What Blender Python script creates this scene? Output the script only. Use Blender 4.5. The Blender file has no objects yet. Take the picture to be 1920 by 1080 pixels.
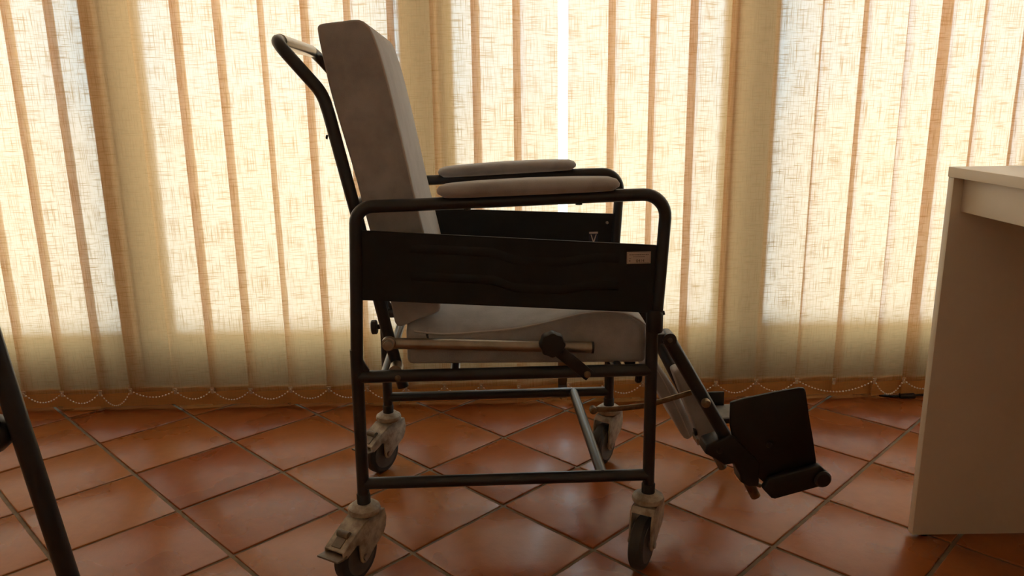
import bpy, bmesh, math, random
from mathutils import Vector, Matrix
random.seed(7)
sc = bpy.context.scene
C = sc.collection

# ------------------------------------------------------------------ camera
CAM_H = 0.85305
YAW, PITCH, ROLL = 0.0038, 0.2345, -0.0145
w = Vector((math.sin(YAW)*math.cos(PITCH), math.cos(YAW)*math.cos(PITCH), -math.sin(PITCH)))
r0 = Vector((math.cos(YAW), -math.sin(YAW), 0)); u0 = r0.cross(w)
r_ = r0*math.cos(ROLL) + u0*math.sin(ROLL); u_ = -r0*math.sin(ROLL) + u0*math.cos(ROLL)
cam = bpy.data.cameras.new('camera'); camo = bpy.data.objects.new('camera', cam); C.objects.link(camo)
cam.sensor_width = 36; cam.lens = 1455.77/1920*36; cam.clip_start = 0.02
m = Matrix((r_, u_, -w)).transposed().to_4x4(); m.translation = (0, 0, CAM_H)
camo.matrix_world = m
sc.camera = camo

# ------------------------------------------------------------------ daylight and exposure
wd = bpy.data.worlds.new('daylight_sky'); sc.world = wd; wd.use_nodes = True
bg = wd.node_tree.nodes['Background']
bg.inputs['Color'].default_value = (0.66, 0.88, 1.0, 1)
bg.inputs['Strength'].default_value = 2.8
sun = bpy.data.lights.new('sun', 'SUN'); sun.energy = 10.5; sun.angle = .01; sun.color = (1, .98, .94)
suno = bpy.data.objects.new('sun', sun); C.objects.link(suno)
suno.rotation_euler = (math.radians(15), 0, 0)     # high sun behind the house: lights the terrace, not the blind
sc.view_settings.view_transform = 'Standard'
sc.view_settings.look = 'None'
sc.view_settings.exposure = 0.53
sc.view_settings.gamma = 1.0
sc.view_settings.use_curve_mapping = False
sc.cycles.max_bounces = 14; sc.cycles.diffuse_bounces = 9; sc.cycles.glossy_bounces = 5
sc.cycles.transmission_bounces = 9; sc.cycles.transparent_max_bounces = 16
sc.cycles.use_denoising = True
sc.cycles.sample_clamp_indirect = 6.0

# ------------------------------------------------------------------ materials
def newmat(name):
    mt = bpy.data.materials.new(name); mt.use_nodes = True
    nt = mt.node_tree
    return mt, nt, nt.nodes['Principled BSDF']

def noise(nt, scale, detail=3, rough=.5, vec=None, coord='Object', mapscale=None):
    n = nt.nodes.new('ShaderNodeTexNoise')
    n.inputs['Scale'].default_value = scale; n.inputs['Detail'].default_value = detail
    n.inputs['Roughness'].default_value = rough
    if vec is None:
        tc = nt.nodes.new('ShaderNodeTexCoord'); vec = tc.outputs[coord]
    if mapscale:
        mp = nt.nodes.new('ShaderNodeMapping'); mp.inputs['Scale'].default_value = mapscale
        nt.links.new(vec, mp.inputs['Vector']); vec = mp.outputs['Vector']
    nt.links.new(vec, n.inputs['Vector'])
    return n

def ramp(nt, fac, stops):
    r = nt.nodes.new('ShaderNodeValToRGB'); e = r.color_ramp.elements
    while len(e) < len(stops): e.new(0.5)
    for k, (p, c) in enumerate(stops):
        e[k].position = p; e[k].color = (*c, 1) if len(c) == 3 else c
    nt.links.new(fac, r.inputs['Fac'])
    return r

def simple(name, col, rough=.5, metal=0.0, var=.0, vscale=30, bump=0.0, bscale=200, spec=.5, sheen=0.0, dark=None):
    mt, nt, b = newmat(name)
    b.inputs['Roughness'].default_value = rough; b.inputs['Metallic'].default_value = metal
    b.inputs['Specular IOR Level'].default_value = spec
    if sheen:
        b.inputs['Sheen Weight'].default_value = sheen; b.inputs['Sheen Roughness'].default_value = .5
    n = noise(nt, vscale, 5, .6)
    d = dark or tuple(c*(1-var) for c in col)
    r = ramp(nt, n.outputs['Fac'], [(.35, d), (.62, col)])
    nt.links.new(r.outputs['Color'], b.inputs['Base Color'])
    if bump:
        n2 = noise(nt, bscale, 2)
        bp = nt.nodes.new('ShaderNodeBump'); bp.inputs['Strength'].default_value = bump
        bp.inputs['Distance'].default_value = .002
        nt.links.new(n2.outputs['Fac'], bp.inputs['Height']); nt.links.new(bp.outputs['Normal'], b.inputs['Normal'])
    return mt

M = {}
M['black_paint'] = simple('black_painted_steel', (.025, .027, .031), .30, var=.25, bump=.05, bscale=400)
M['black_panel'] = simple('black_plastic_panel', (.019, .021, .024), .55, var=.2, spec=.3)
M['black_plastic'] = simple('black_plastic', (.012, .011, .011), .45, var=.2)
M['suede'] = simple('grey_brown_suede', (.43, .42, .415), .92, var=.24, vscale=17, bump=.25, bscale=600, spec=.15, sheen=.6)
M['piping'] = simple('suede_piping', (.56, .53, .50), .85, var=.1, spec=.2)
M['old_steel'] = simple('worn_plated_steel', (.40, .355, .29), .34, metal=.85, var=.28, vscale=18)
M['brass'] = simple('dull_brass_steel', (.30, .225, .145), .42, metal=.8, var=.5, vscale=60)
M['bright_steel'] = simple('bright_steel', (.62, .58, .5), .25, metal=.9, var=.2)
M['caster_cream'] = simple('dirty_cream_plastic', (.50, .44, .345), .5, var=.45, vscale=55, dark=(.25, .20, .15))
M['dirty_pedal'] = simple('brown_grey_pedal', (.20, .16, .12), .5, var=.35, vscale=60)
M['tyre'] = simple('grey_rubber', (.045, .042, .04), .7, var=.3)
M['wheel_hub'] = simple('grey_wheel_plastic', (.12, .11, .10), .55, var=.3)
M['laminate'] = simple('cream_laminate', (.74, .665, .53), .30, var=.04, vscale=8, spec=.65)
M['wall'] = simple('cream_wall_paint', (.88, .85, .80), .9, var=.05, vscale=3)
M['ceiling'] = simple('white_ceiling_paint', (.92, .91, .89), .95, var=.03, vscale=3)
M['dark_wood'] = simple('brown_door_wood', (.26, .15, .085), .5, var=.4, vscale=12)
M['terrace'] = simple('pale_terrace_concrete', (.52, .49, .45), .9, var=.15, vscale=2)
M['paper'] = simple('sticker_paper', (.62, .55, .50), .5, var=.04)
M['ink'] = simple('sticker_ink', (.07, .05, .04), .6)
M['navy'] = simple('navy_sticker', (.02, .022, .05), .4)
M['bead'] = simple('cream_bead', (.95, .90, .80), .3)
M['clip'] = simple('beige_clip_plastic', (.62, .50, .36), .5)
M['grey_plate'] = simple('grey_plate_plastic', (.20, .19, .17), .5, var=.3)

def tile_material():
    mt, nt, b = newmat('terracotta_tile')
    oi = nt.nodes.new('ShaderNodeObjectInfo')
    geo = nt.nodes.new('ShaderNodeNewGeometry')
    add = nt.nodes.new('ShaderNodeVectorMath'); add.operation = 'ADD'
    sc_ = nt.nodes.new('ShaderNodeVectorMath'); sc_.operation = 'SCALE'; sc_.inputs['Scale'].default_value = 40
    comb = nt.nodes.new('ShaderNodeCombineXYZ')
    nt.links.new(oi.outputs['Random'], comb.inputs['Z'])
    nt.links.new(comb.outputs[0], sc_.inputs[0])
    nt.links.new(geo.outputs['Position'], add.inputs[0]); nt.links.new(sc_.outputs[0], add.inputs[1])
    n1 = noise(nt, 5.5, 3, .5, add.outputs[0])
    n2 = noise(nt, 38, 4, .6, add.outputs[0])
    base = ramp(nt, oi.outputs['Random'], [(0, (.33, .085, .017)), (.35, (.37, .108, .022)), (.7, (.39, .128, .027)), (1, (.31, .074, .015))])
    bl = ramp(nt, n1.outputs['Fac'], [(.30, (.80, .74, .69)), (.52, (1, 1, 1)), (.72, (1.0, 1.1, 1.18))])
    mx = nt.nodes.new('ShaderNodeMix'); mx.data_type = 'RGBA'; mx.blend_type = 'MULTIPLY'; mx.inputs['Factor'].default_value = 1
    nt.links.new(base.outputs['Color'], mx.inputs['A']); nt.links.new(bl.outputs['Color'], mx.inputs['B'])
    fn = ramp(nt, n2.outputs['Fac'], [(.3, (.88, .86, .84)), (.6, (1, 1, 1))])
    mx2 = nt.nodes.new('ShaderNodeMix'); mx2.data_type = 'RGBA'; mx2.blend_type = 'MULTIPLY'; mx2.inputs['Factor'].default_value = 1
    nt.links.new(mx.outputs['Result'], mx2.inputs['A']); nt.links.new(fn.outputs['Color'], mx2.inputs['B'])
    nt.links.new(mx2.outputs['Result'], b.inputs['Base Color'])
    rr = ramp(nt, n1.outputs['Fac'], [(.3, (.24,)*3), (.7, (.33,)*3)])
    nt.links.new(rr.outputs['Color'], b.inputs['Roughness'])
    n3 = noise(nt, 26, 4, .55, add.outputs[0]); n4 = noise(nt, 420, 2, .5, add.outputs[0])
    am = nt.nodes.new('ShaderNodeMath'); am.operation = 'MULTIPLY_ADD'; am.inputs[1].default_value = .10
    nt.links.new(n4.outputs['Fac'], am.inputs[0]); nt.links.new(n3.outputs['Fac'], am.inputs[2])
    bp = nt.nodes.new('ShaderNodeBump'); bp.inputs['Strength'].default_value = .28; bp.inputs['Distance'].default_value = .003
    nt.links.new(am.outputs[0], bp.inputs['Height']); nt.links.new(bp.outputs['Normal'], b.inputs['Normal'])
    b.inputs['Specular IOR Level'].default_value = .62
    return mt
M['tile'] = tile_material()
M['grout'] = simple('brown_grey_grout', (.24, .18, .12), .9, var=.3, vscale=25)

def fabric_material(name, tcol, tr_max, dmix=.15, dcol=(.70, .45, .20)):
    """woven voile: light scatters through the cloth and a little passes straight between the threads"""
    mt = bpy.data.materials.new(name); mt.use_nodes = True; nt = mt.node_tree
    for n in list(nt.nodes):
        if n.type != 'OUTPUT_MATERIAL': nt.nodes.remove(n)
    out = nt.nodes['Material Output']
    tc = nt.nodes.new('ShaderNodeTexCoord'); oi = nt.nodes.new('ShaderNodeObjectInfo')
    comb = nt.nodes.new('ShaderNodeCombineXYZ')
    for k in range(3): nt.links.new(oi.outputs['Random'], comb.inputs[k])
    sv = nt.nodes.new('ShaderNodeVectorMath'); sv.operation = 'SCALE'; sv.inputs['Scale'].default_value = 53
    nt.links.new(comb.outputs[0], sv.inputs[0])
    av = nt.nodes.new('ShaderNodeVectorMath'); av.operation = 'ADD'
    nt.links.new(tc.outputs['Object'], av.inputs[0]); nt.links.new(sv.outputs[0], av.inputs[1])
    nh = noise(nt, 1, 2, .55, av.outputs[0], mapscale=(18, 0, 480))
    nv = noise(nt, 1, 2, .55, av.outputs[0], mapscale=(540, 0, 12))
    rh = ramp(nt, nh.outputs['Fac'], [(.36, (.22, .22, .22)), (.47, (1, 1, 1))])
    rv = ramp(nt, nv.outputs['Fac'], [(.36, (.22, .22, .22)), (.47, (1, 1, 1))])
    mx = nt.nodes.new('ShaderNodeMix'); mx.data_type = 'RGBA'; mx.blend_type = 'MULTIPLY'; mx.inputs['Factor'].default_value = 1
    nt.links.new(rh.outputs['Color'], mx.inputs['A']); nt.links.new(rv.outputs['Color'], mx.inputs['B'])
    weave = mx.outputs['Result']
    ct = nt.nodes.new('ShaderNodeMix'); ct.data_type = 'RGBA'; ct.blend_type = 'MULTIPLY'; ct.inputs['Factor'].default_value = 1
    soft = nt.nodes.new('ShaderNodeMix'); soft.data_type = 'RGBA'; soft.inputs['Factor'].default_value = .22
    soft.inputs['A'].default_value = (1, 1, 1, 1); nt.links.new(weave, soft.inputs['B'])
    ct.inputs['A'].default_value = (*tcol, 1); nt.links.new(soft.outputs['Result'], ct.inputs['B'])
    tl = nt.nodes.new('ShaderNodeBsdfTranslucent'); nt.links.new(ct.outputs['Result'], tl.inputs['Color'])
    df = nt.nodes.new('ShaderNodeBsdfDiffuse'); df.inputs['Color'].default_value = (*dcol, 1)
    m1 = nt.nodes.new('ShaderNodeMixShader'); m1.inputs['Fac'].default_value = dmix
    nt.links.new(tl.outputs[0], m1.inputs[1]); nt.links.new(df.outputs[0], m1.inputs[2])
    tp = nt.nodes.new('ShaderNodeBsdfRefraction'); tp.inputs['Color'].default_value = (1, 1, 1, 1)
    tp.inputs['IOR'].default_value = 1.06; tp.inputs['Roughness'].default_value = .75
    m2 = nt.nodes.new('ShaderNodeMixShader')
    ml = nt.nodes.new('ShaderNodeMath'); ml.operation = 'MULTIPLY'; ml.inputs[1].default_value = tr_max
    nt.links.new(weave, ml.inputs[0]); nt.links.new(ml.outputs[0], m2.inputs['Fac'])
    nt.links.new(m1.outputs[0], m2.inputs[1]); nt.links.new(tp.outputs[0], m2.inputs[2])
    nt.links.new(m2.outputs[0], out.inputs['Surface'])
    return mt
M['fabric'] = fabric_material('cream_voile_fabric', (.59, .315, .135), .185)
M['hem'] = fabric_material('cream_hem_fabric', (.86, .48, .17), .0, .45, (.86, .55, .24))

def glass_material():
    mt = bpy.data.materials.new('window_glass'); mt.use_nodes = True; nt = mt.node_tree
    for n in list(nt.nodes):
        if n.type != 'OUTPUT_MATERIAL': nt.nodes.remove(n)
    tp = nt.nodes.new('ShaderNodeBsdfTransparent'); tp.inputs['Color'].default_value = (.95, .97, .96, 1)
    gl = nt.nodes.new('ShaderNodeBsdfGlossy'); gl.inputs['Roughness'].default_value = .02
    mx = nt.nodes.new('ShaderNodeMixShader'); mx.inputs['Fac'].default_value = .06
    nt.links.new(tp.outputs[0], mx.inputs[1]); nt.links.new(gl.outputs[0], mx.inputs[2])
    nt.links.new(mx.outputs[0], nt.nodes['Material Output'].inputs['Surface'])
    return mt
M['glass'] = glass_material()

# ------------------------------------------------------------------ mesh helpers
def link(name, bm, mat, parent=None, smooth=40, loc=None):
    bmesh.ops.recalc_face_normals(bm, faces=bm.faces)
    me = bpy.data.meshes.new(name); bm.to_mesh(me); bm.free()
    me.materials.append(M[mat])
    if smooth:
        for p in me.polygons: p.use_smooth = True
        me.set_sharp_from_angle(angle=math.radians(smooth))
    o = bpy.data.objects.new(name, me); C.objects.link(o)
    if loc: o.location = loc
    if parent: o.parent = parent
    return o

def tag(o, label=None, cat=None, group=None, kind=None):
    if label: o['label'] = label
    if cat: o['category'] = cat
    if group: o['group'] = group
    if kind: o['kind'] = kind
    return o

def empty(name, loc=(0, 0, 0), rz=0, parent=None):
    o = bpy.data.objects.new(name, None); C.objects.link(o); o.empty_display_size = .05
    o.location = loc; o.rotation_euler = (0, 0, rz)
    if parent: o.parent = parent
    return o

def bevel(bm, off, seg=2, ang=30):
    es = [e for e in bm.edges if len(e.link_faces) == 2 and e.calc_face_angle(0) > math.radians(ang)]
    if es: bmesh.ops.bevel(bm, geom=es, offset=off, offset_type='OFFSET', segments=seg, profile=.5, affect='EDGES', clamp_overlap=True)

def box(bm, x0, x1, y0, y1, z0, z1):
    vs = [bm.verts.new((x, y, z)) for x in (x0, x1) for y in (y0, y1) for z in (z0, z1)]
    for f in ((0, 1, 3, 2), (4, 6, 7, 5), (0, 4, 5, 1), (2, 3, 7, 6), (0, 2, 6, 4), (1, 5, 7, 3)):
        bm.faces.new([vs[k] for k in f])
    return vs

def bxbm(x0, x1, y0, y1, z0, z1, bev=0, seg=2):
    bm = bmesh.new(); box(bm, x0, x1, y0, y1, z0, z1)
    bmesh.ops.recalc_face_normals(bm, faces=bm.faces)
    if bev: bevel(bm, bev, seg)
    return bm

def fillet(pts, rad, n=7):
    pts = [Vector(p) for p in pts]
    if not hasattr(rad, '__len__'): rad = [rad]*len(pts)
    out = [pts[0]]
    for k in range(1, len(pts)-1):
        a, b, c = pts[k-1], pts[k], pts[k+1]
        d1 = (a-b).normalized(); d2 = (c-b).normalized()
        ang = d1.angle(d2)
        if rad[k] <= 0 or ang > math.pi-.01: out.append(b); continue
        t = min(rad[k]/math.tan(ang/2), (a-b).length*.49, (c-b).length*.49)
        p0, p1 = b+d1*t, b+d2*t
        nn = max(2, int(n))
        rr = t*math.tan(ang/2); bis = (d1+d2).normalized(); cen = b+bis*(rr/math.sin(ang/2))
        e0 = (p0-cen); e1 = (p1-cen); om = e0.angle(e1)
        for q in range(nn+1):
            s = q/nn
            out.append(cen + e0*(math.sin((1-s)*om)/math.sin(om)) + e1*(math.sin(s*om)/math.sin(om)))
    out.append(pts[-1])
    return out

def sweep(bm, pts, r, seg=14, caps=True, section=None, up=None, closed=False):
    """circle (or section points in the side/up plane) swept along pts"""
    pts = [Vector(p) for p in pts]; n = len(pts)
    rs = r if hasattr(r, '__len__') else [r]*n
    tang = []
    for k in range(n):
        if closed: t = pts[(k+1) % n]-pts[k-1]
        else: t = pts[min(k+1, n-1)]-pts[max(k-1, 0)]
        tang.append(t.normalized())
    if up is None:
        up = Vector((0, 0, 1)) if abs(tang[0].z) < .9 else Vector((0, 1, 0))
    nrm = (Vector(up)-tang[0]*tang[0].dot(Vector(up))).normalized()
    rings = []
    for k in range(n):
        if k:
            nrm = nrm - tang[k]*nrm.dot(tang[k])
            nrm.normalize()
        bi = tang[k].cross(nrm)
        if section: ring = [bm.verts.new(pts[k]+bi*a+nrm*b) for a, b in section]
        else: ring = [bm.verts.new(pts[k]+(bi*math.cos(q*2*math.pi/seg)+nrm*math.sin(q*2*math.pi/seg))*rs[k]) for q in range(seg)]
        rings.append(ring)
    s = len(rings[0])
    for k in range(n if closed else n-1):
        A, B = rings[k], rings[(k+1) % n]
        for q in range(s): bm.faces.new((A[q], A[(q+1) % s], B[(q+1) % s], B[q]))
    if caps and not closed:
        bm.faces.new(list(reversed(rings[0]))); bm.faces.new(rings[-1])

def tube(name, pts, r, mat, parent, rad=0, seg=14, n=7):
    bm = bmesh.new(); sweep(bm, fillet(pts, rad, n) if rad else pts, r, seg)
    return link(name, bm, mat, parent)

def flatbar(name, pts, w_, t_, mat, parent, up=(0, 1, 0), rad=0):
    bm = bmesh.new()
    sweep(bm, fillet(pts, rad) if rad else pts, 1, section=[(-w_/2, -t_/2), (w_/2, -t_/2), (w_/2, t_/2), (-w_/2, t_/2)], up=up)
    bmesh.ops.recalc_face_normals(bm, faces=bm.faces); bevel(bm, min(w_, t_)*.2, 2, 50)
    return link(name, bm, mat, parent)

def slab(poly, v0, v1, bev=0, seg=3):
    """polygon in the (u, z) plane given depth along v"""
    bm = bmesh.new()
    a = [bm.verts.new((u, v0, z)) for u, z in poly]; b = [bm.verts.new((u, v1, z)) for u, z in poly]
    n = len(poly)
    bm.faces.new(a); bm.faces.new(list(reversed(b)))
    for k in range(n): bm.faces.new((a[k], b[k], b[(k+1) % n], a[(k+1) % n]))
    bmesh.ops.recalc_face_normals(bm, faces=bm.faces)
    if bev:
        caps = [e for e in bm.edges if len(e.link_faces) == 2 and e.calc_face_angle(0) > math.radians(50)]
        bmesh.ops.bevel(bm, geom=caps, offset=bev, offset_type='OFFSET', segments=seg, profile=.5, affect='EDGES', clamp_overlap=True)
    return bm

def lathe(bm, prof, centre, axis, seg=20):
    """prof: (distance along axis, radius)"""
    ax = Vector(axis).normalized(); ref = Vector((0, 0, 1)) if abs(ax.z) < .9 else Vector((1, 0, 0))
    e1 = (ref-ax*ref.dot(ax)).normalized(); e2 = ax.cross(e1); c = Vector(centre)
    rings = []
    for t, r in prof:
        if r < 1e-6: rings.append([bm.verts.new(c+ax*t)])
        else: rings.append([bm.verts.new(c+ax*t+(e1*math.cos(q*2*math.pi/seg)+e2*math.sin(q*2*math.pi/seg))*r) for q in range(seg)])
    for A, B in zip(rings, rings[1:]):
        for q in range(seg):
            a = [A[q % len(A)], A[(q+1) % seg % len(A)]] if len(A) > 1 else [A[0]]
            b = [B[(q+1) % seg], B[q]] if len(B) > 1 else [B[0]]
            bm.faces.new(a+b)
    for R in (rings[0], rings[-1]):
        if len(R) > 1: bm.faces.new(R)

def turned(name, prof, centre, axis, mat, parent, seg=20):
    bm = bmesh.new(); lathe(bm, prof, centre, axis, seg)
    return link(name, bm, mat, parent)

def bolt(parent, u, v, z, r, h, mat='old_steel', axis=(0, -1, 0), name='bolt'):
    return turned(name, [(0, r), (h*.6, r), (h*.9, r*.75), (h, r*.3), (h, 0)], (u, v, z), axis, mat, parent, 12)

def text_mesh(body, size, mat, name, parent, loc, rot, extrude=.0002):
    cu = bpy.data.curves.new(name, 'FONT'); cu.body = body; cu.size = size; cu.extrude = extrude
    cu.align_x = 'CENTER'; cu.align_y = 'CENTER'
    tmp = bpy.data.objects.new(name+'_curve', cu); C.objects.link(tmp)
    dg = bpy.context.evaluated_depsgraph_get(); dg.update()
    me = bpy.data.meshes.new_from_object(tmp.evaluated_get(dg))
    bpy.data.objects.remove(tmp); bpy.data.curves.remove(cu)
    me.materials.clear(); me.materials.append(M[mat])
    o = bpy.data.objects.new(name, me); C.objects.link(o); o.location = loc; o.rotation_euler = rot
    if parent: o.parent = parent
    return o

# ------------------------------------------------------------------ room shell
X0, X1, Y0, Y1, ZC = -3.75, 3.60, -1.75, 2.30, 2.7
DX = [-3.72, -2.84, -1.96, -1.08, -.22, .68, 1.56, 2.44, 3.32]          # door leaf joints; two leaves at each end added out of view for side light
def struct(name, bm, mat, label, cat):
    o = link(name, bm, mat, None, smooth=0); tag(o, label, cat, kind='structure'); return o
struct('wall_left', bxbm(X0-.1, X0, Y0, Y1, 0, ZC), 'wall', 'cream side wall beyond the left edge', 'wall')
struct('wall_right', bxbm(X1, X1+.1, Y0, Y1, 0, ZC), 'wall', 'cream side wall beyond the right edge', 'wall')
struct('wall_front', bxbm(X0-.1, X1+.1, Y0-.1, Y0, 0, ZC), 'wall', 'cream wall behind the viewer', 'wall')
struct('ceiling', bxbm(X0-.1, X1+.1, Y0-.1, Y1+.1, ZC, ZC+.1), 'ceiling', 'plain white ceiling above the room', 'ceiling')
bm = bmesh.new()
box(bm, X0-.1, DX[0], 2.18, Y1, 0, ZC); box(bm, DX[-1], X1+.1, 2.18, Y1, 0, ZC); box(bm, DX[0], DX[-1], 2.18, Y1, 2.2, ZC)
struct('wall_back', bm, 'wall', 'cream wall around the glazed doors behind the blind', 'wall')
struct('terrace', bxbm(-60, 60, Y1+.02, 120, -.12, -.02), 'terrace', 'pale concrete terrace outside the glazed doors', 'terrace')
# threshold
struct('trim_1', bxbm(DX[0], DX[-1], 2.165, Y1, -.01, .016, .003), 'dark_wood', 'dark reddish threshold strip under the blind', 'threshold')
# glazed doors
for k in range(8):
    a, b = DX[k], DX[k+1]
    root = empty('door_%d' % (k+1), ((a+b)/2, 2.25, 0))
    tag(root, ['added unseen glazed door at the far left end of the blind', 'added unseen glazed door, second from the left end of the blind', 'glazed door behind the leftmost slats in view',
               'glazed door behind the slats left of the chair back', 'glazed door behind the bright slit between slats', 'glazed door behind the slats beside the desk',
               'added unseen glazed door, second from the right end of the blind', 'added unseen glazed door at the far right end of the blind'][k], 'door', kind='structure')
    h = (b-a)/2
    for s in (-1, 1):
        x = s*(h-.0365); link('stile', bxbm(x-.036, x+.0364, -.022, .022, .018, 2.19, .001), 'dark_wood', root)
    link('bottom_rail', bxbm(-h+.072, h-.072, -.034, .02, .018, .198, .004), 'dark_wood', root)  # front made to project past the stiles so it darkens the lower blind
    link('top_rail', bxbm(-h+.072, h-.072, -.02, .02, 2.1, 2.19, .004), 'dark_wood', root)
    link('pane', bxbm(-h+.072, h-.072, -.003, .003, .195, 2.1), 'glass', root, smooth=0)

# floor: grout bed with one object per tile
floor = struct('floor', bxbm(X0, X1, Y0, 2.17, -.03, -.0035), 'grout', 'terracotta tiled floor laid diagonally with brown grout', 'floor')
S = .25; R2 = 2**.5; TG = .0042
def clip(poly, f):
    out = []
    for k in range(len(poly)):
        p, q = poly[k-1], poly[k]; fp, fq = f(p), f(q)
        if fp < 0 < fq or fq < 0 < fp:
            t = fp/(fp-fq); out.append((p[0]+(q[0]-p[0])*t, p[1]+(q[1]-p[1])*t))
        if fq >= 0: out.append(q)
    return out
def tile_mesh(poly):
    bm = bmesh.new(); n = len(poly)
    cx = sum(p[0] for p in poly)/n; cy = sum(p[1] for p in poly)/n
    rings = []
    for inset, z in ((0, -.012), (0, -.0022), (.0006, -.0008), (.0022, 0)):
        ring = []
        for x, y in poly:
            d = math.hypot(x-cx, y-cy) or 1; k = 1-inset*1.41/d
            ring.append(bm.verts.new((cx+(x-cx)*k, cy+(y-cy)*k, z)))
        rings.append(ring)
    for A, B in zip(rings, rings[1:]):
        for q in range(n): bm.faces.new((A[q], A[(q+1) % n], B[(q+1) % n], B[q]))
    bm.faces.new(rings[-1])
    bmesh.ops.recalc_face_normals(bm, faces=bm.faces)
    me = bpy.data.meshes.new('tile'); bm.to_mesh(me); bm.free(); me.materials.append(M['tile'])
    for p in me.polygons: p.use_smooth = True
    me.set_sharp_from_angle(angle=math.radians(60))
    return me
hd = (S/2-TG)*R2
full = tile_mesh([(hd, 0), (0, hd), (-hd, 0), (0, -hd)])
trng = random.Random(3)
rest = bmesh.new()
for i in range(-18, 26):
    for j in range(-18, 26):
        x = S*((i+j+1)/R2-5.0285); y = S*((i-j)/R2+8.2675)
        poly = [(x+hd, y), (x, y+hd), (x-hd, y), (x, y-hd)]
        pc = poly
        for f in (lambda p: p[0]-X0, lambda p: X1-p[0], lambda p: p[1]-Y0, lambda p: 2.165-p[1]):
            pc = clip(pc, f) if pc else pc
        if len(pc) < 3: continue
        ar = abs(sum(pc[k-1][0]*pc[k][1]-pc[k][0]*pc[k-1][1] for k in range(len(pc))))/2
        if ar < .0015: continue
        if abs(x) > .55+max(y, 0)*.82 or y < -.3:      # out of the photograph: joined into one piece
            me = tile_mesh([(p[0], p[1]) for p in pc]); rest.from_mesh(me); bpy.data.meshes.remove(me); continue
        if ar > .98*hd*hd*2:
            o = bpy.data.objects.new('tile', full); o.location = (x, y, trng.uniform(-.0006, .0006))
            o.rotation_euler = (trng.uniform(-.002, .002), trng.uniform(-.002, .002), 0)
        else:
            o = bpy.data.objects.new('tile', tile_mesh([(p[0]-x, p[1]-y) for p in pc])); o.location = (x, y, 0)
        C.objects.link(o); o.parent = floor
tag(link('tile_field', rest, 'tile', floor, 60), kind='stuff')

# ------------------------------------------------------------------ vertical blind
BY = 2.125; SW = .1285; BT = 2.2
blind = empty('vertical_blind', (0, BY, 0))
tag(blind, 'cream woven vertical blind with bead chain along its hem', 'blind')
left = [-1.957, -1.847, -1.737, -1.627, -1.517, -1.407, -1.297, -1.187, -1.100, -.972, -.865, -.755, -.639, -.529, -.417, -.306, -.195, -.089, .019,
        .163, .268, .377, .480, .588, .705, .823, .930, 1.046, 1.133, 1.244, 1.352, 1.462]
NL = 16; left = [-1.957-.11*k for k in range(NL, 0, -1)]+left+[1.572+.11*k for k in range(17)]  # extra unseen slats at both ends, covering the doors added for side light
tilt = [7]*len(left)
tilt[NL+8] = 3; tilt[NL+18] = 21; tilt[NL+27] = 9; tilt[NL+9] = 6; tilt[NL+19] = 9
srng = random.Random(5)
SB = .012
def slat_mesh():
    bm = bmesh.new(); nx, nz = 6, 10; g = []
    for a in range(nz+1):
        row = []
        for b in range(nx+1):
            x = -SW/2+SW*b/nx; z = SB+(BT-SB)*a/nz
            row.append(bm.verts.new((x, .0016*math.cos(math.pi*x/SW), z)))
        g.append(row)
    for a in range(nz):
        for b in range(nx): bm.faces.new((g[a][b], g[a][b+1], g[a+1][b+1], g[a+1][b]))
    me = bpy.data.meshes.new('slat'); bm.to_mesh(me); bm.free(); me.materials.append(M['fabric'])
    for p in me.polygons: p.use_smooth = True
    return me
slat_me = slat_mesh()
bm = bmesh.new()
for z0, z1, y in ((SB-.001, SB+.040, -.0012), (SB-.001, SB+.056, .0032)):      # turned-up pocket: a front and a back sheet
    vs = [bm.verts.new((x, y, z)) for x, z in ((-SW/2, z0), (SW/2, z0), (SW/2, z1), (-SW/2, z1))]; bm.faces.new(vs)
hem0 = link('hem', bm, 'hem', None, 0); hem_me = hem0.data; bpy.data.objects.remove(hem0)
bm = bmesh.new(); box(bm, -.0035, .0035, -.0055, -.0022, SB+.036, SB+.050); box(bm, -.0055, .0055, -.0055, -.0025, SB+.047, SB+.053)
cl0 = link('clip', bm, 'clip', None, 0); clip_me = cl0.data; bpy.data.objects.remove(cl0)
clips = []
for k, x in enumerate(left):
    a = math.radians(tilt[k]+srng.uniform(-1.2, 1.2)); wx = SW*math.cos(a)
    s = bpy.data.objects.new('slat', slat_me); C.objects.link(s); s.parent = blind
    dz = srng.uniform(-.002, .002)
    s.location = (x+wx/2, srng.uniform(-.0015, .0015), dz); s.rotation_euler = (0, 0, a)
    h = bpy.data.objects.new('hem', hem_me); C.objects.link(h); h.parent = s
    c = bpy.data.objects.new('clip', clip_me); C.objects.link(c); c.parent = s; c.location = (-SW/2+.004, 0, 0)
    clips.append((x+.004, s.location.y-.0045-SW/2*math.sin(a), SB+.047+dz))
def bead_chain(p, q, sag):
    bm = bmesh.new(); L = (Vector(q)-Vector(p)).length; n = max(8, int((L+sag*sag*3/L)/.0092))
    pts = []
    for k in range(n+1):
        t = k/n; v = Vector(p).lerp(Vector(q), t); v.z -= sag*4*t*(1-t); v.y -= .003*math.sin(math.pi*t); pts.append(v)
    sweep(bm, pts, .00028, 4)
    for v in pts: bmesh.ops.create_icosphere(bm, subdivisions=1, radius=.0025, matrix=Matrix.Translation(v))
    return link('bead_chain', bm, 'bead', blind, 80)
skip = None
k = 0
while k < len(clips)-1:
    p, q = clips[k], clips[k+1]
    if abs(left[k]-.816) < .02:                # the one long loop that has lost its middle clip
        bead_chain(p, clips[k+2], .034); k += 2; continue
    if k == NL+18: k += 1; continue               # the open slit
    L = q[0]-p[0]
    sag = .042 if L < .090 else (.019 if L > .122 else .029+srng.uniform(-.003, .003))
    bead_chain(p, q, sag); k += 1
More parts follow.
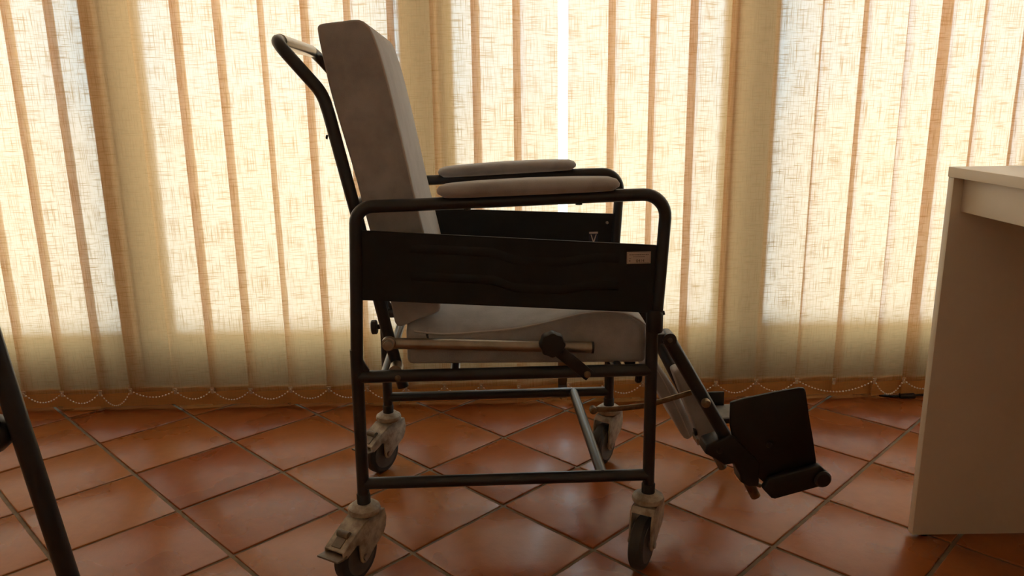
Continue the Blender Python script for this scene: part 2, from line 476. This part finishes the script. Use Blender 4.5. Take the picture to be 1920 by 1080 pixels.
rail = bxbm(left[0]-.02, left[-1]+.14, -.022, .022, BT, BT+.04, .004); link('headrail', rail, 'clip', blind)

# ------------------------------------------------------------------ wheeled recliner chair (local: x forward, y to the window, z up)
TH = math.radians(2.45)
chair = empty('wheeled_recliner', (-.018, 1.5305, 0), TH)
tag(chair, 'black framed wheeled recliner with grey suede cushions and folding footplates', 'wheelchair')
TR = .0112; VW = .2155

# casters
def caster(u, v, ang, brake):
    """ang: direction the wheel trails to, chair frame"""
    root = empty('caster', (u, v, 0), ang, chair)
    Rw = .05; tx = .030
    turned('swivel_collar', [(0, .0), (0, .021), (.0025, .021), (.0025, .0265), (.0045, .029), (.009, .0300), (.0135, .0288), (.0165, .0245), (.0170, .0225), (.0200, .0200), (.0210, .0165), (.0210, 0)], (0, 0, .1185), (0, 0, 1), 'caster_cream', root, 24)
    if brake:
        prof = [(-.031, .119), (.022, .119), (.055, .104), (.086, .087), (.086, .077), (.078, .072), (.062, .078), (.050, .083), (.043, .080), (.041, .046), (.036, .040), (.030, .038), (.024, .040), (.004, .054), (-.024, .070), (-.032, .082), (-.035, .100)]
    else:
        prof = [(-.031, .119), (.026, .119), (.036, .110), (.041, .090), (.041, .046), (.036, .040), (.030, .038), (.024, .040), (.004, .054), (-.024, .070), (-.032, .082), (-.035, .100)]
    bm = slab(prof, -.0225, -.0185, .0012, 2)
    for vv in (slab(prof, .0185, .0225, .0012, 2),):
        me = bpy.data.meshes.new('tmp'); vv.to_mesh(me); vv.free(); bm.from_mesh(me); bpy.data.meshes.remove(me)
    top = [(-.031, .119), (.022, .119), (.055, .104), (.086, .087), (.084, .083), (.053, .099), (.021, .114), (-.028, .114)] if brake else [(-.031, .119), (.026, .119), (.036, .110), (.033, .107), (.024, .114), (-.028, .114)]
    tb = slab(top, -.0225, .0225, .001, 1); me = bpy.data.meshes.new('tmp'); tb.to_mesh(me); tb.free(); bm.from_mesh(me); bpy.data.meshes.remove(me)
    link('fork', bm, 'caster_cream', root)
    turned('tyre', [(-.013, .036), (-.0125, .044), (-.009, .0488), (-.003, Rw), (.003, Rw), (.009, .0488), (.0125, .044), (.013, .036)], (tx, 0, Rw), (0, 1, 0), 'tyre', root, 32)
    turned('hub', [(-.0135, 0), (-.0135, .034), (-.0138, .036), (-.011, .037), (.011, .037), (.0138, .036), (.0135, .034), (.0135, 0)], (tx, 0, Rw), (0, 1, 0), 'wheel_hub', root, 28)
    turned('axle', [(-.026, 0), (-.026, .006), (-.023, .0065), (.023, .0065), (.026, .006), (.026, 0)], (tx, 0, Rw), (0, 1, 0), 'old_steel', root, 12)
    if brake:
        bm = slab([(.078, .0795), (.088, .0790), (.104, .0810), (.104, .0770), (.088, .0745), (.078, .0750)], -.024, .024, .0012, 2)
        link('brake_pedal', bm, 'dirty_pedal', root)
        bm = bmesh.new(); sweep(bm, [(.058, -.012, .1045), (.058, .012, .1045)], .0068, 14)
        vs = box(bm, .062, .081, -.010, .010, 0, .004)
        for q in vs: q.co.z += .0985-(q.co.x-.062)*.56
        link('brake_release', bm, 'dirty_pedal', root)
    return root
def lang(dx, dy):          # world direction to chair frame
    return math.atan2(dy, dx)-TH
caster(-.2655, -VW, lang(-.50, -.87), True)
caster(-.2655, VW, lang(-.55, -.83), True)
caster(.2640, -VW, lang(-.016, -.030), False)
caster(.2640, VW, lang(-.018, -.028), False)

for s in (-1, 1):
    v = s*VW
    tube('leg', [(-.2655, v, .130), (-.2620, v, .435)], TR, 'black_paint', chair)
    tube('leg', [(.2640, v, .130), (.2625, v, .470)], TR, 'black_paint', chair)
    for uu in (-.2655, .2640):
        turned('leg_ferrule', [(0, .0), (0, .0125), (.022, .0128), (.024, .0115), (.024, 0)], (uu, v, .134), (0, 0, 1), 'black_plastic', chair, 16)
    tube('seat_rail', [(-.262, v, .3838), (.263, v, .3808)], TR, 'black_paint', chair)
    tube('lower_rail', [(-.264, v, .1772), (.263, v, .1745)], TR, 'black_paint', chair)
    # removable arm frame
    arm = tube('arm_frame', [(-.2612, v, .425), (-.2508, v, .630), (-.2480, v, .6855), (-.1464, v, .6873), (.198, v, .6965), (.2820, v, .6972), (.2745, v, .56), (.2690, v, .470)],
               .0110, 'black_paint', chair, rad=[0, .2, .052, .3, .3, .050, .3, 0], n=8)
    turned('socket', [(0, .0), (0, .014), (.003, .0152), (.034, .0150), (.041, .012), (.041, 0)], (.2665, v, .452), (0, 0, 1), 'black_plastic', arm, 18)
    bmg = slab([(-.2505, .395), (-.240, .395), (-.2508, .415), (-.2508, .433), (-.262, .433)], v-.003, v+.003, .001, 1)
    link('gusset', bmg, 'black_paint', chair)
    turned('push_button', [(0, .0045), (.004, .004), (.0045, 0)], (.2800, v, .486), (1, 0, .2), 'black_plastic', arm, 10)
    # side panel with two pressed ribs
    zt = (.6465, .6085) if s < 0 else (.630, .6035)
    zb = (.5246, .4870)
    bm = slab([(-.2470, zt[0]), (.2715, zt[1]), (.2650, zb[1]), (-.2520, zb[0])], v-.002, v+.002, .0006, 1)
    panel = link('side_panel', bm, 'black_panel', chair)
    def lerpz(u, f): 
        t = (u+.247)/.5185; return (zt[0]+(zt[1]-zt[0])*t)*(1-f)+(zb[0]+(zb[1]-zb[0])*t)*f
    for f0, f1 in ((.22, .32), (.62, .72)):
        pts = []
        for u, ff in ((-.16, f0), (-.02, f0), (.02, f1), (.10, f1), (.16, f0), (.20, f0)): pts.append((u, v+s*.0021, lerpz(u, ff)))
        bm = bmesh.new(); sweep(bm, fillet(pts, .03, 4), 1, section=[(-.009, -.0008), (.009, -.0008), (.006, .0008), (-.006, .0008)], up=(0, s, 0))
        link('pressed_rib', bm, 'black_panel', panel)
    if s > 0:
        for uu in (-.235, .253): bolt(panel, uu, v-.002, lerpz(uu, .18), .0035, .002, 'old_steel', name='screw')
    # armrest pad
    c0, c1 = (-.110, .1985) if s < 0 else (-.126, .180)
    prof = []
    bm = bmesh.new(); N = 28; rows = []
    W_ = .034
    for lvl, (ins, z) in enumerate(((.010, .0), (.0, .008), (-.001, .014), (.003, .021), (.014, .0255))):
        ring = []
        for q in range(N):
            t = 2*math.pi*q/N; ct, st = math.cos(t), math.sin(t)
            hl = (c1-c0)/2-ins; hw = W_-ins
            e = .5 if ct > 0 else .7
            x = (abs(ct)**.35)*math.copysign(1, ct)*hl; y = (abs(st)**e)*math.copysign(1, st)*hw
            ring.append(bm.verts.new((x, y, z*(.82+.18*math.cos((x/hl if hl else 0)*1.3)))))
        rows.append(ring)
    for A, B in zip(rows, rows[1:]):
        for q in range(N): bm.faces.new((A[q], A[(q+1) % N], B[(q+1) % N], B[q]))
    bm.faces.new(list(reversed(rows[0]))); bm.faces.new(rows[-1])
    pad = link('armrest_pad', bm, 'suede', arm, 70)
    zc = .7022 if s < 0 else .700
    pad.location = ((c0+c1)/2, v+(.004 if s < 0 else -.004), zc)
    pad.rotation_euler = (0, -.024 if s < 0 else -.040, 0)
    for uu in (-.06, .13):
        turned('pad_screw', [(0, .006), (.004, .006), (.005, 0)], (uu, v, .6785+(uu+.1464)*.0267), (0, 0, -1), 'black_plastic', arm, 10)

tube('cross_bar', [(.1776, -VW, .176), (.1776, VW, .1755)], TR*.95, 'black_paint', chair)
tube('seat_support', [(-.09, -VW, .3835), (-.09, VW, .3835)], .009, 'black_paint', chair)
tube('seat_support', [(.205, -VW, .3815), (.205, VW, .3815)], .009, 'black_paint', chair)
tube('seat_support', [(-.215, -VW, .3835), (-.215, VW, .3835)], .009, 'black_paint', chair)
for u, v in ((-.09, .12), (.19, .12), (.235, -.15)):
    link('seat_bracket', bxbm(u-.010, u+.010, v-.015, v+.015, .374, .398, .001), 'black_paint', chair)

# seat cushion: saddle shaped top between two piped edges
ED = [(-.176, .4620), (-.150, .4555), (-.101, .4510), (.0137, .4572), (.0713, .4665), (.1241, .4799), (.1577, .4852), (.200, .4852), (.2252, .4805), (.245, .4715), (.2590, .456)]
SV = .190
def edz(u):
    for (a, za), (b, zb_) in zip(ED, ED[1:]):
        if u <= b: t = (u-a)/(b-a); return za+(zb_-za)*t
    return ED[-1][1]
us = []
q = -.176
while q < .259: us.append(q); q += .0145
us.append(.259)
# smooth the edge heights
hz = [edz(a) for a in us]
for _ in range(2): hz = [hz[0]]+[(hz[k-1]+2*hz[k]+hz[k+1])/4 for k in range(1, len(hz)-1)]+[hz[-1]]
bm = bmesh.new(); rows = []; NV = 12
for a, z in zip(us, hz):
    cr = .030*max(0, min(1, (.08-a)/.22))+.006
    if a < -.16: cr *= .6
    row = [bm.verts.new((a, -SV, .3945-.010*(a+.176)/.435)), bm.verts.new((a, -SV-.003, (z+.394)/2)), bm.verts.new((a, -SV, z))]
    for k in range(1, NV):
        vv = -SV+2*SV*k/NV; row.append(bm.verts.new((a, vv, z+cr*(1-(vv/SV)**4))))
    row += [bm.verts.new((a, SV, z)), bm.verts.new((a, SV+.003, (z+.394)/2)), bm.verts.new((a, SV, .3945-.010*(a+.176)/.435))]
    rows.append(row)
n = len(rows[0])
for A, B in zip(rows, rows[1:]):
    for k in range(n): bm.faces.new((A[k], A[(k+1) % n], B[(k+1) % n], B[k]))
bm.faces.new(rows[0]); bm.faces.new(list(reversed(rows[-1])))
bmesh.ops.recalc_face_normals(bm, faces=bm.faces); bevel(bm, .010, 3, 55)
seat = link('seat_cushion', bm, 'suede', chair, 60)
for s in (-1, 1):
    tube('piping', [(a, s*(SV-.0005), z-.001) for a, z in list(zip(us, hz))[1:]], .0018, 'piping', seat, seg=8)

# backrest cushion
BP = [(-.2165, .9810), (-.2065, .9650), (-.1951, .9268), (-.1814, .8665), (-.1634, .7735), (-.1490, .694), (-.1370, .6368), (-.1225, .565), (-.1140, .5022), (-.1183, .4884),
      (-.155, .4760), (-.1918, .4647), (-.2020, .5096), (-.2225, .598), (-.2405, .6811), (-.2490, .7253), (-.2600, .7734), (-.2820, .8679), (-.2915, .9237), (-.2982, .9740), (-.2927, .9824), (-.2561, .987), (-.2300, .9888)]
BV = .180
def smooth_poly(P, n=4):
    out = []
    for k in range(len(P)):
        p0, p1, p2, p3 = [Vector((*P[(k+d) % len(P)], 0)) for d in (-1, 0, 1, 2)]
        if (p2-p1).length < .02: m_ = 2
        else: m_ = n
        for q in range(m_):
            t = q/m_
            v_ = .5*((2*p1)+(p2-p0)*t+(2*p0-5*p1+4*p2-p3)*t*t+(3*p1-p0-3*p2+p3)*t**3); out.append((v_.x, v_.y))
    return out
BPS = smooth_poly(BP)
bm = slab(BPS, -BV, BV, .009, 4)
back = link('backrest_cushion', bm, 'suede', chair, 50)
for s in (-1, 1):
    pts = [(u, s*(BV-.0024), z) for u, z in BPS[0:28]]
    tube('piping', [(u+.0008, v, z) for u, v, z in fillet(pts, .03, 4)] if False else [(u-.0028, v, z) for u, v, z in pts], .0024, 'piping', back, seg=8)

# back frame: one bent tube from pivot up round the push handle and down again
bt = [(-.1875, .346), (-.2077, .434), (-.2564, .6782), (-.2897, .8374), (-.2985, .8725), (-.3715, .9600)]
path = [(u, -.17, z) for u, z in bt]+[(u, .17, z) for u, z in reversed(bt[2:])]+[(-.2200, .17, .497)]
rads = [0, 0, 0, .1, .10, .032, .032, .10, .1, 0, 0]
bf = tube('back_frame', path, .0108, 'black_paint', chair, rad=rads, n=8)
tube('push_grip', [(-.3715, -.128, .9600), (-.3715, .128, .9600)], .0122, 'bright_steel', bf, seg=18)
tube('cross_tube', [(-.2564, -.17, .679), (-.2564, .17, .679)], .009, 'black_paint', bf)
tube('cross_tube', [(-.2310, -.17, .550), (-.2310, .17, .550)], .009, 'black_paint', bf)
for z, u in ((.800, -.2935), (.60, -.252)):
    turned('rivet', [(0, .004), (.003, .0035), (.004, 0)], (u-.001, -.17, z), (-1, 0, .2), 'black_paint', bf, 10)
kn = turned('clamp_knob', [(0, 0), (0, .012), (.002, .0145), (.010, .0145), (.012, .012), (.012, .005), (.030, .005), (.030, 0)], (-.258, -.04, .424), (1, 0, .05), 'black_plastic', chair, 14)
# reclining adjuster
bar = tube('adjuster_bar', [(-.2043, -.204, .4410), (.1556, -.204, .4222)], .0102, 'old_steel', chair, seg=18)
turned('end_cap', [(0, .0105), (.004, .0108), (.005, 0)], (.1556, -.204, .4222), (1, 0, -.05), 'black_plastic', bar)
turned('pivot_bolt', [(0, 0), (0, .0125), (.010, .0125), (.012, .0105), (.012, .0085), (.018, .0080), (.019, 0)], (-.2050, -.207, .4430), (0, -1, 0), 'old_steel', bar, 18)
bm = bmesh.new(); N = 48; r1, r2 = [], []
kc = (.0812, -.232, .4430); rows = []
for t, k in ((0, .80), (0, .96), (.003, 1.0), (.016, 1.0), (.020, .93), (.021, .6)):
    ring = []
    for q in range(N):
        a = 2*math.pi*q/N; rr = .0232*k*(1-.055*(1-math.cos(8*a))/2*1.6)
        ring.append(bm.verts.new((kc[0]+rr*math.cos(a), kc[1]-t, kc[2]+rr*math.sin(a))))
    rows.append(ring)
for A, B in zip(rows, rows[1:]):
    for q in range(N): bm.faces.new((A[q], A[(q+1) % N], B[(q+1) % N], B[q]))
bm.faces.new(rows[0]); bm.faces.new(rows[-1])
link('star_knob', bm, 'black_plastic', chair)
lk = flatbar('locking_link', [(.072, -.2275, .4440), (.1500, -.2275, .3765)], .0215, .005, 'black_paint', chair)
turned('link_sleeve', [(0, .0145), (.030, .0145), (.030, 0)], (.0812, -.228, .4350), (0, 1, 0), 'black_paint', lk, 20)
bolt(lk, .1450, -.229, .3810, .0062, .006, 'brass')
bolt(chair, -.1905, -.2245, .3830, .0055, .005, 'brass')
turned('back_pivot', [(0, 0), (0, .0125), (.03, .0125), (.03, 0)], (-.196, -.212, .389), (0, 1, 0), 'old_steel', chair, 16)

# stickers
pn = [o for o in chair.children if o.name.startswith('side_panel')]
pn.sort(key=lambda o: o.data.vertices[0].co.y)
near_panel, far_panel = pn
vS = -VW-.0022
bm = bxbm(.2140, .2560, vS-.0004, vS, .5772, .5982)
st = link('inventory_sticker', bm, 'paper', near_panel, 0); st['label'] = 'small pale inventory sticker numbered 0414'
text_mesh('0414', .0072, 'ink', 'sticker_number', near_panel, (.2375, vS-.0006, .5820), (math.pi/2, 0, 0))
bm = bmesh.new()
def ln(x0, x1, z0, z1): box(bm, x0, x1, vS-.0007, vS-.0003, z0, z1)
ln(.2152, .2548, .5966, .5969); ln(.2152, .2548, .5782, .5785); ln(.2152, .2155, .5782, .5969); ln(.2545, .2548, .5782, .5969)
x = .2180; rg = random.Random(2)
while x < .252:
    l = rg.uniform(.0015, .004); ln(x, min(x+l, .2525), .5926, .5936); x += l+.0007
x = .2250
while x < .244:
    l = rg.uniform(.0012, .003); ln(x, x+l, .5892, .5900); x += l+.0007
ln(.2180, .2195, .5862, .5870); ln(.2202, .2215, .5862, .5870); ln(.2178, .2205, .5815, .5830)
ln(.2300, .2530, .5792, .5795)
link('sticker_print', bm, 'ink', near_panel, 0)
vF = VW-.0022
st = link('brand_sticker', bxbm(.2115, .2325, vF-.0004, vF, .5330, .5640), 'navy', far_panel, 0); st['label'] = 'navy sticker with pale bar and V mark'
bm = bmesh.new(); box(bm, .2120, .2320, vF-.0008, vF-.0004, .5590, .5632); link('sticker_bar', bm, 'paper', far_panel, 0)
bm = bmesh.new()
for s in (-1, 1):
    a = [bm.verts.new((.2222+s*q, vF-.0007, z)) for q, z in ((.0070, .5572), (.0048, .5572), (-.0009, .5400), (.0011, .5380))]
    bm.faces.new(a)
    ex = bmesh.ops.extrude_face_region(bm, geom=bm.faces[-1:] if False else [bm.faces[:][-1]])
    for g in ex['geom']:
        if isinstance(g, bmesh.types.BMVert): g.co.y += .0004
link('sticker_v', bm, 'paper', far_panel, 0)

# leg rests
def legrest(v, hinge, knee, end, near):
    root = tube('leg_rest', [(hinge[0], v, hinge[1]), (knee[0], v, knee[1])], .0128, 'black_paint', chair, seg=16)
    d = Vector((knee[0]-hinge[0], 0, knee[1]-hinge[1])).normalized()
    e0 = Vector((knee[0], v, knee[1]))-d*.05
    tube('extension_tube', [e0, (end[0], v, end[1])], .0098, 'brass' if near else 'grey_plate', root, seg=16)
    bm = bxbm(.268, hinge[0]+.004, v-.011, v+.011, hinge[1]-.010, hinge[1]+.010, .003); link('hinge_bracket', bm, 'black_paint', root)
    turned('hinge_barrel', [(0, 0), (0, .0125), (.034, .0125), (.034, 0)], (hinge[0], v-.017, hinge[1]), (0, 1, 0), 'black_paint', root, 18)
    bolt(root, hinge[0], v-.017, hinge[1], .0048, .003, 'wheel_hub')
    return root
lr = legrest(-.17, (.3030, .4265), (.4300, .2105), (.4880, .0960), True)
fl = legrest(.10, (.3030, .4265), (.4550, .1330), (.5120, .0220), False)
# hinges carried by short arms out to the legs
tube('hinge_arm', [(.268, -VW, .4265), (.268, -.165, .4265)], .009, 'black_paint', chair)
tube('hinge_arm', [(.268, VW, .4265), (.268, .095, .4265)], .009, 'black_paint', chair)
turned('ball_bolt', [(0, .006), (.004, .0085), (.009, .0092), (.014, .007), (.0165, 0)], (.3745, -.181, .3020), (0, -1, 0), 'brass', lr, 18)
# clamp
CP = [(.3795, .2180), (.4050, .2265), (.4260, .2345), (.4335, .2310), (.4850, .1770), (.4860, .1270), (.4650, .1275), (.4500, .1370), (.4470, .1530), (.4335, .1765), (.4150, .1735), (.4000, .1860), (.3765, .2000)]
link('clamp', slab(CP, -.190, -.146, .004, 3), 'black_plastic', lr)
bolt(lr, .405, -.190, .205, .006, .004, 'black_plastic')
tube('lock_pin', [(.4790, -.17, .1260), (.4960, -.17, .1190)], .005, 'brass', lr)
# near footplate, folded up to face the room
FP = [(.4230, .2995), (.4480, .3080), (.5000, .3195), (.5500, .3265), (.5605, .3250), (.5640, .3180), (.5745, .2700), (.5870, .2200), (.5970, .1750), (.6000, .1460), (.5200, .1250), (.4950, .1350), (.4700, .1570), (.4480, .1780), (.4330, .2130), (.4240, .2560)]
bm = slab(FP, -.187, -.180, .0022, 2)
for vt in bm.verts:           # gentle dish of the moulded plate
    vt.co.y += .012*((vt.co.x-.51)/.09)**2*.6-.004
fp = link('footplate', bm, 'black_plastic', lr)
LP = [(.4900, .1260), (.5080, .1065), (.5150, .1045), (.6080, .1290), (.6180, .1350), (.6195, .1520), (.6080, .1620), (.5980, .1720), (.5000, .1480)]
bm = slab(LP, -.200, -.184, .0035, 3); link('heel_flange', bm, 'black_plastic', fp)
turned('buffer', [(0, 0), (0, .013), (.004, .0165), (.018, .0165), (.022, .013), (.022, 0)], (.6040, -.207, .1440), (0, 1, 0), 'black_plastic', fp, 20)
turned('rivet', [(0, .006), (.002, .005), (.003, 0)], (.500, -.190, .2130), (0, -1, 0), 'black_plastic', fp, 14)
turned('rivet', [(0, .003), (.0015, .0025), (.002, 0)], (.459, -.184, .282), (0, -1, 0), 'black_plastic', fp, 10)
# far footplate, lowered
bm = bxbm(.455, .600, .085, .165, .146, .153, .002); far_fp = link('footplate', bm, 'grey_plate', fl)
link('heel_flange', bxbm(.455, .5270, .158, .165, .150, .186, .002), 'black_plastic', far_fp)
link('edge_strip', bxbm(.455, .600, .080, .086, .140, .152, .0015), 'black_plastic', far_fp)
# calf pads
def pad_between(name, poly, v0, v1, bev, parent):
    return link(name, slab(poly, v0, v1, bev, 4), 'suede', parent, 60)
p1 = pad_between('calf_pad', [(.3335, .3335), (.3460, .3395), (.3590, .3350), (.4290, .1985), (.4100, .1850), (.3930, .1815)], -.105, -.064, .006, lr)
link('pad_bracket', slab([(.3860, .1880), (.4350, .2080), (.4400, .1960), (.3900, .1740)], -.10, -.066, .001, 1), 'old_steel', p1)
link('pad_knob', slab([(.3770, .2150), (.3840, .2120), (.3860, .2020), (.3800, .2000)], -.112, -.10, .002, 2), 'black_plastic', p1)
p2 = pad_between('calf_pad', smooth_poly([(.2850, .3350), (.3000, .3480), (.3120, .3400), (.3229, .3242), (.3400, .2985), (.3576, .2712), (.3800, .2260), (.3940, .1936), (.3940, .1770), (.3860, .1680), (.3759, .1690), (.3600, .1930), (.3307, .2488), (.2980, .3030)], 3), -.058, .075, .009, fl)
tube('piping', [(u, -.0580, z) for u, z in ((.306, .333), (.325, .300), (.345, .262), (.364, .222), (.378, .190), (.384, .176))], .0016, 'piping', p2, seg=8)
# slotted strut and the worn strip on the front post
sb = flatbar('slotted_strut', [(.1690, -.145, .2790), (.2080, -.145, .2775), (.2680, -.148, .2840), (.2990, -.150, .2925), (.3560, -.155, .3110)], .0042, .0100, 'brass', lr, up=(0, 0, 1))
turned('strut_bolt', [(0, 0), (0, .007), (.012, .007), (.014, .005), (.014, 0)], (.1690, -.142, .2788), (0, -1, 0), 'brass', lr, 14)
flatbar('slide_strip', [(.2700, -VW+.004, .4520), (.2690, -VW+.004, .3320)], .0035, .0075, 'brass', chair, up=(1, 0, 0))
tube('strap_loop', [(.2450, -.19, .3720), (.2420, -.19, .3500), (.2490, -.19, .3490), (.2500, -.19, .3640)], .0035, 'black_plastic', chair, rad=.006, seg=8)

# ------------------------------------------------------------------ desk
desk = empty('desk', (.793, .20, 0))
tag(desk, 'plain cream laminate desk with open knee space at the right edge', 'desk')
DW, DL = .60, 1.202
link('desktop', bxbm(0, DW, 0, DL, .712, .730, .0012), 'laminate', desk)
link('end_panel', bxbm(.002, DW-.02, DL-.018, DL, .004, .712, .001), 'laminate', desk)
link('end_panel', bxbm(.002, DW-.02, 0, .018, .004, .712, .001), 'laminate', desk)
link('apron', bxbm(.020, .036, .018, DL-.018, .651, .712, .001), 'laminate', desk)
link('back_panel', bxbm(DW-.06, DW-.045, .018, DL-.018, .25, .712, .001), 'laminate', desk)
for y in (.04, DL-.04):
    for x in (.03, DW-.05):
        turned('glide', [(0, 0), (0, .008), (.004, .008), (.004, 0)], (x, DL-.009 if y > .5 else .009, 0), (0, 0, 1), 'black_plastic', desk, 10)

# ------------------------------------------------------------------ dark metal stand at the left edge
fs = empty('folding_frame', (-.60, .92, 0))
tag(fs, 'dark slanting metal leg with a rounded black knob, cut off at the left edge', 'stand')
tube('leg', [(.041, .0, .012), (-.088, .0, .93)], .0128, 'black_paint', fs, seg=18)
tube('leg', [(-.42, .0, .012), (-.075, .0, .93)], .0128, 'black_paint', fs, seg=18)
for x in (.041, -.42):
    turned('rubber_foot', [(0, 0), (0, .018), (.014, .018), (.03, .0145), (.03, 0)], (x, 0, 0), (0, 0, 1), 'tyre', fs, 18)
turned('hinge_cap', [(0, 0), (0, .02), (.03, .02), (.03, 0)], (-.075, -.015, .93), (0, 1, 0), 'black_plastic', fs, 18)
bm = bmesh.new()
lathe(bm, [(-.30, 0), (-.30, .012), (-.10, .012), (-.085, .018), (-.060, .0255), (-.035, .0275), (-.015, .0235), (-.004, .014), (0, .006), (0, 0)], (-.033, .0, .4540), (1, 0, 0), 24)
link('grip_bar', bm, 'black_paint', fs)
tube('spigot', [(-.06, 0, .456), (-.016, 0, .450)], .0055, 'black_paint', fs)

# ------------------------------------------------------------------ cable on the floor behind the blind
pc = empty('power_cable', (1.13, 2.135, 0)); tag(pc, 'black cable lying on the tiles under the blind near the desk', 'cable')
tube('cord', [(-.05, .0, .004), (-.02, -.012, .004), (.02, -.018, .004), (.06, -.010, .005), (.20, .015, .004)], .0035, 'black_plastic', pc, rad=.03, seg=8)
bm = bxbm(.0, .045, -.028, -.012, .001, .014, .003); link('plug', bm, 'black_plastic', pc)
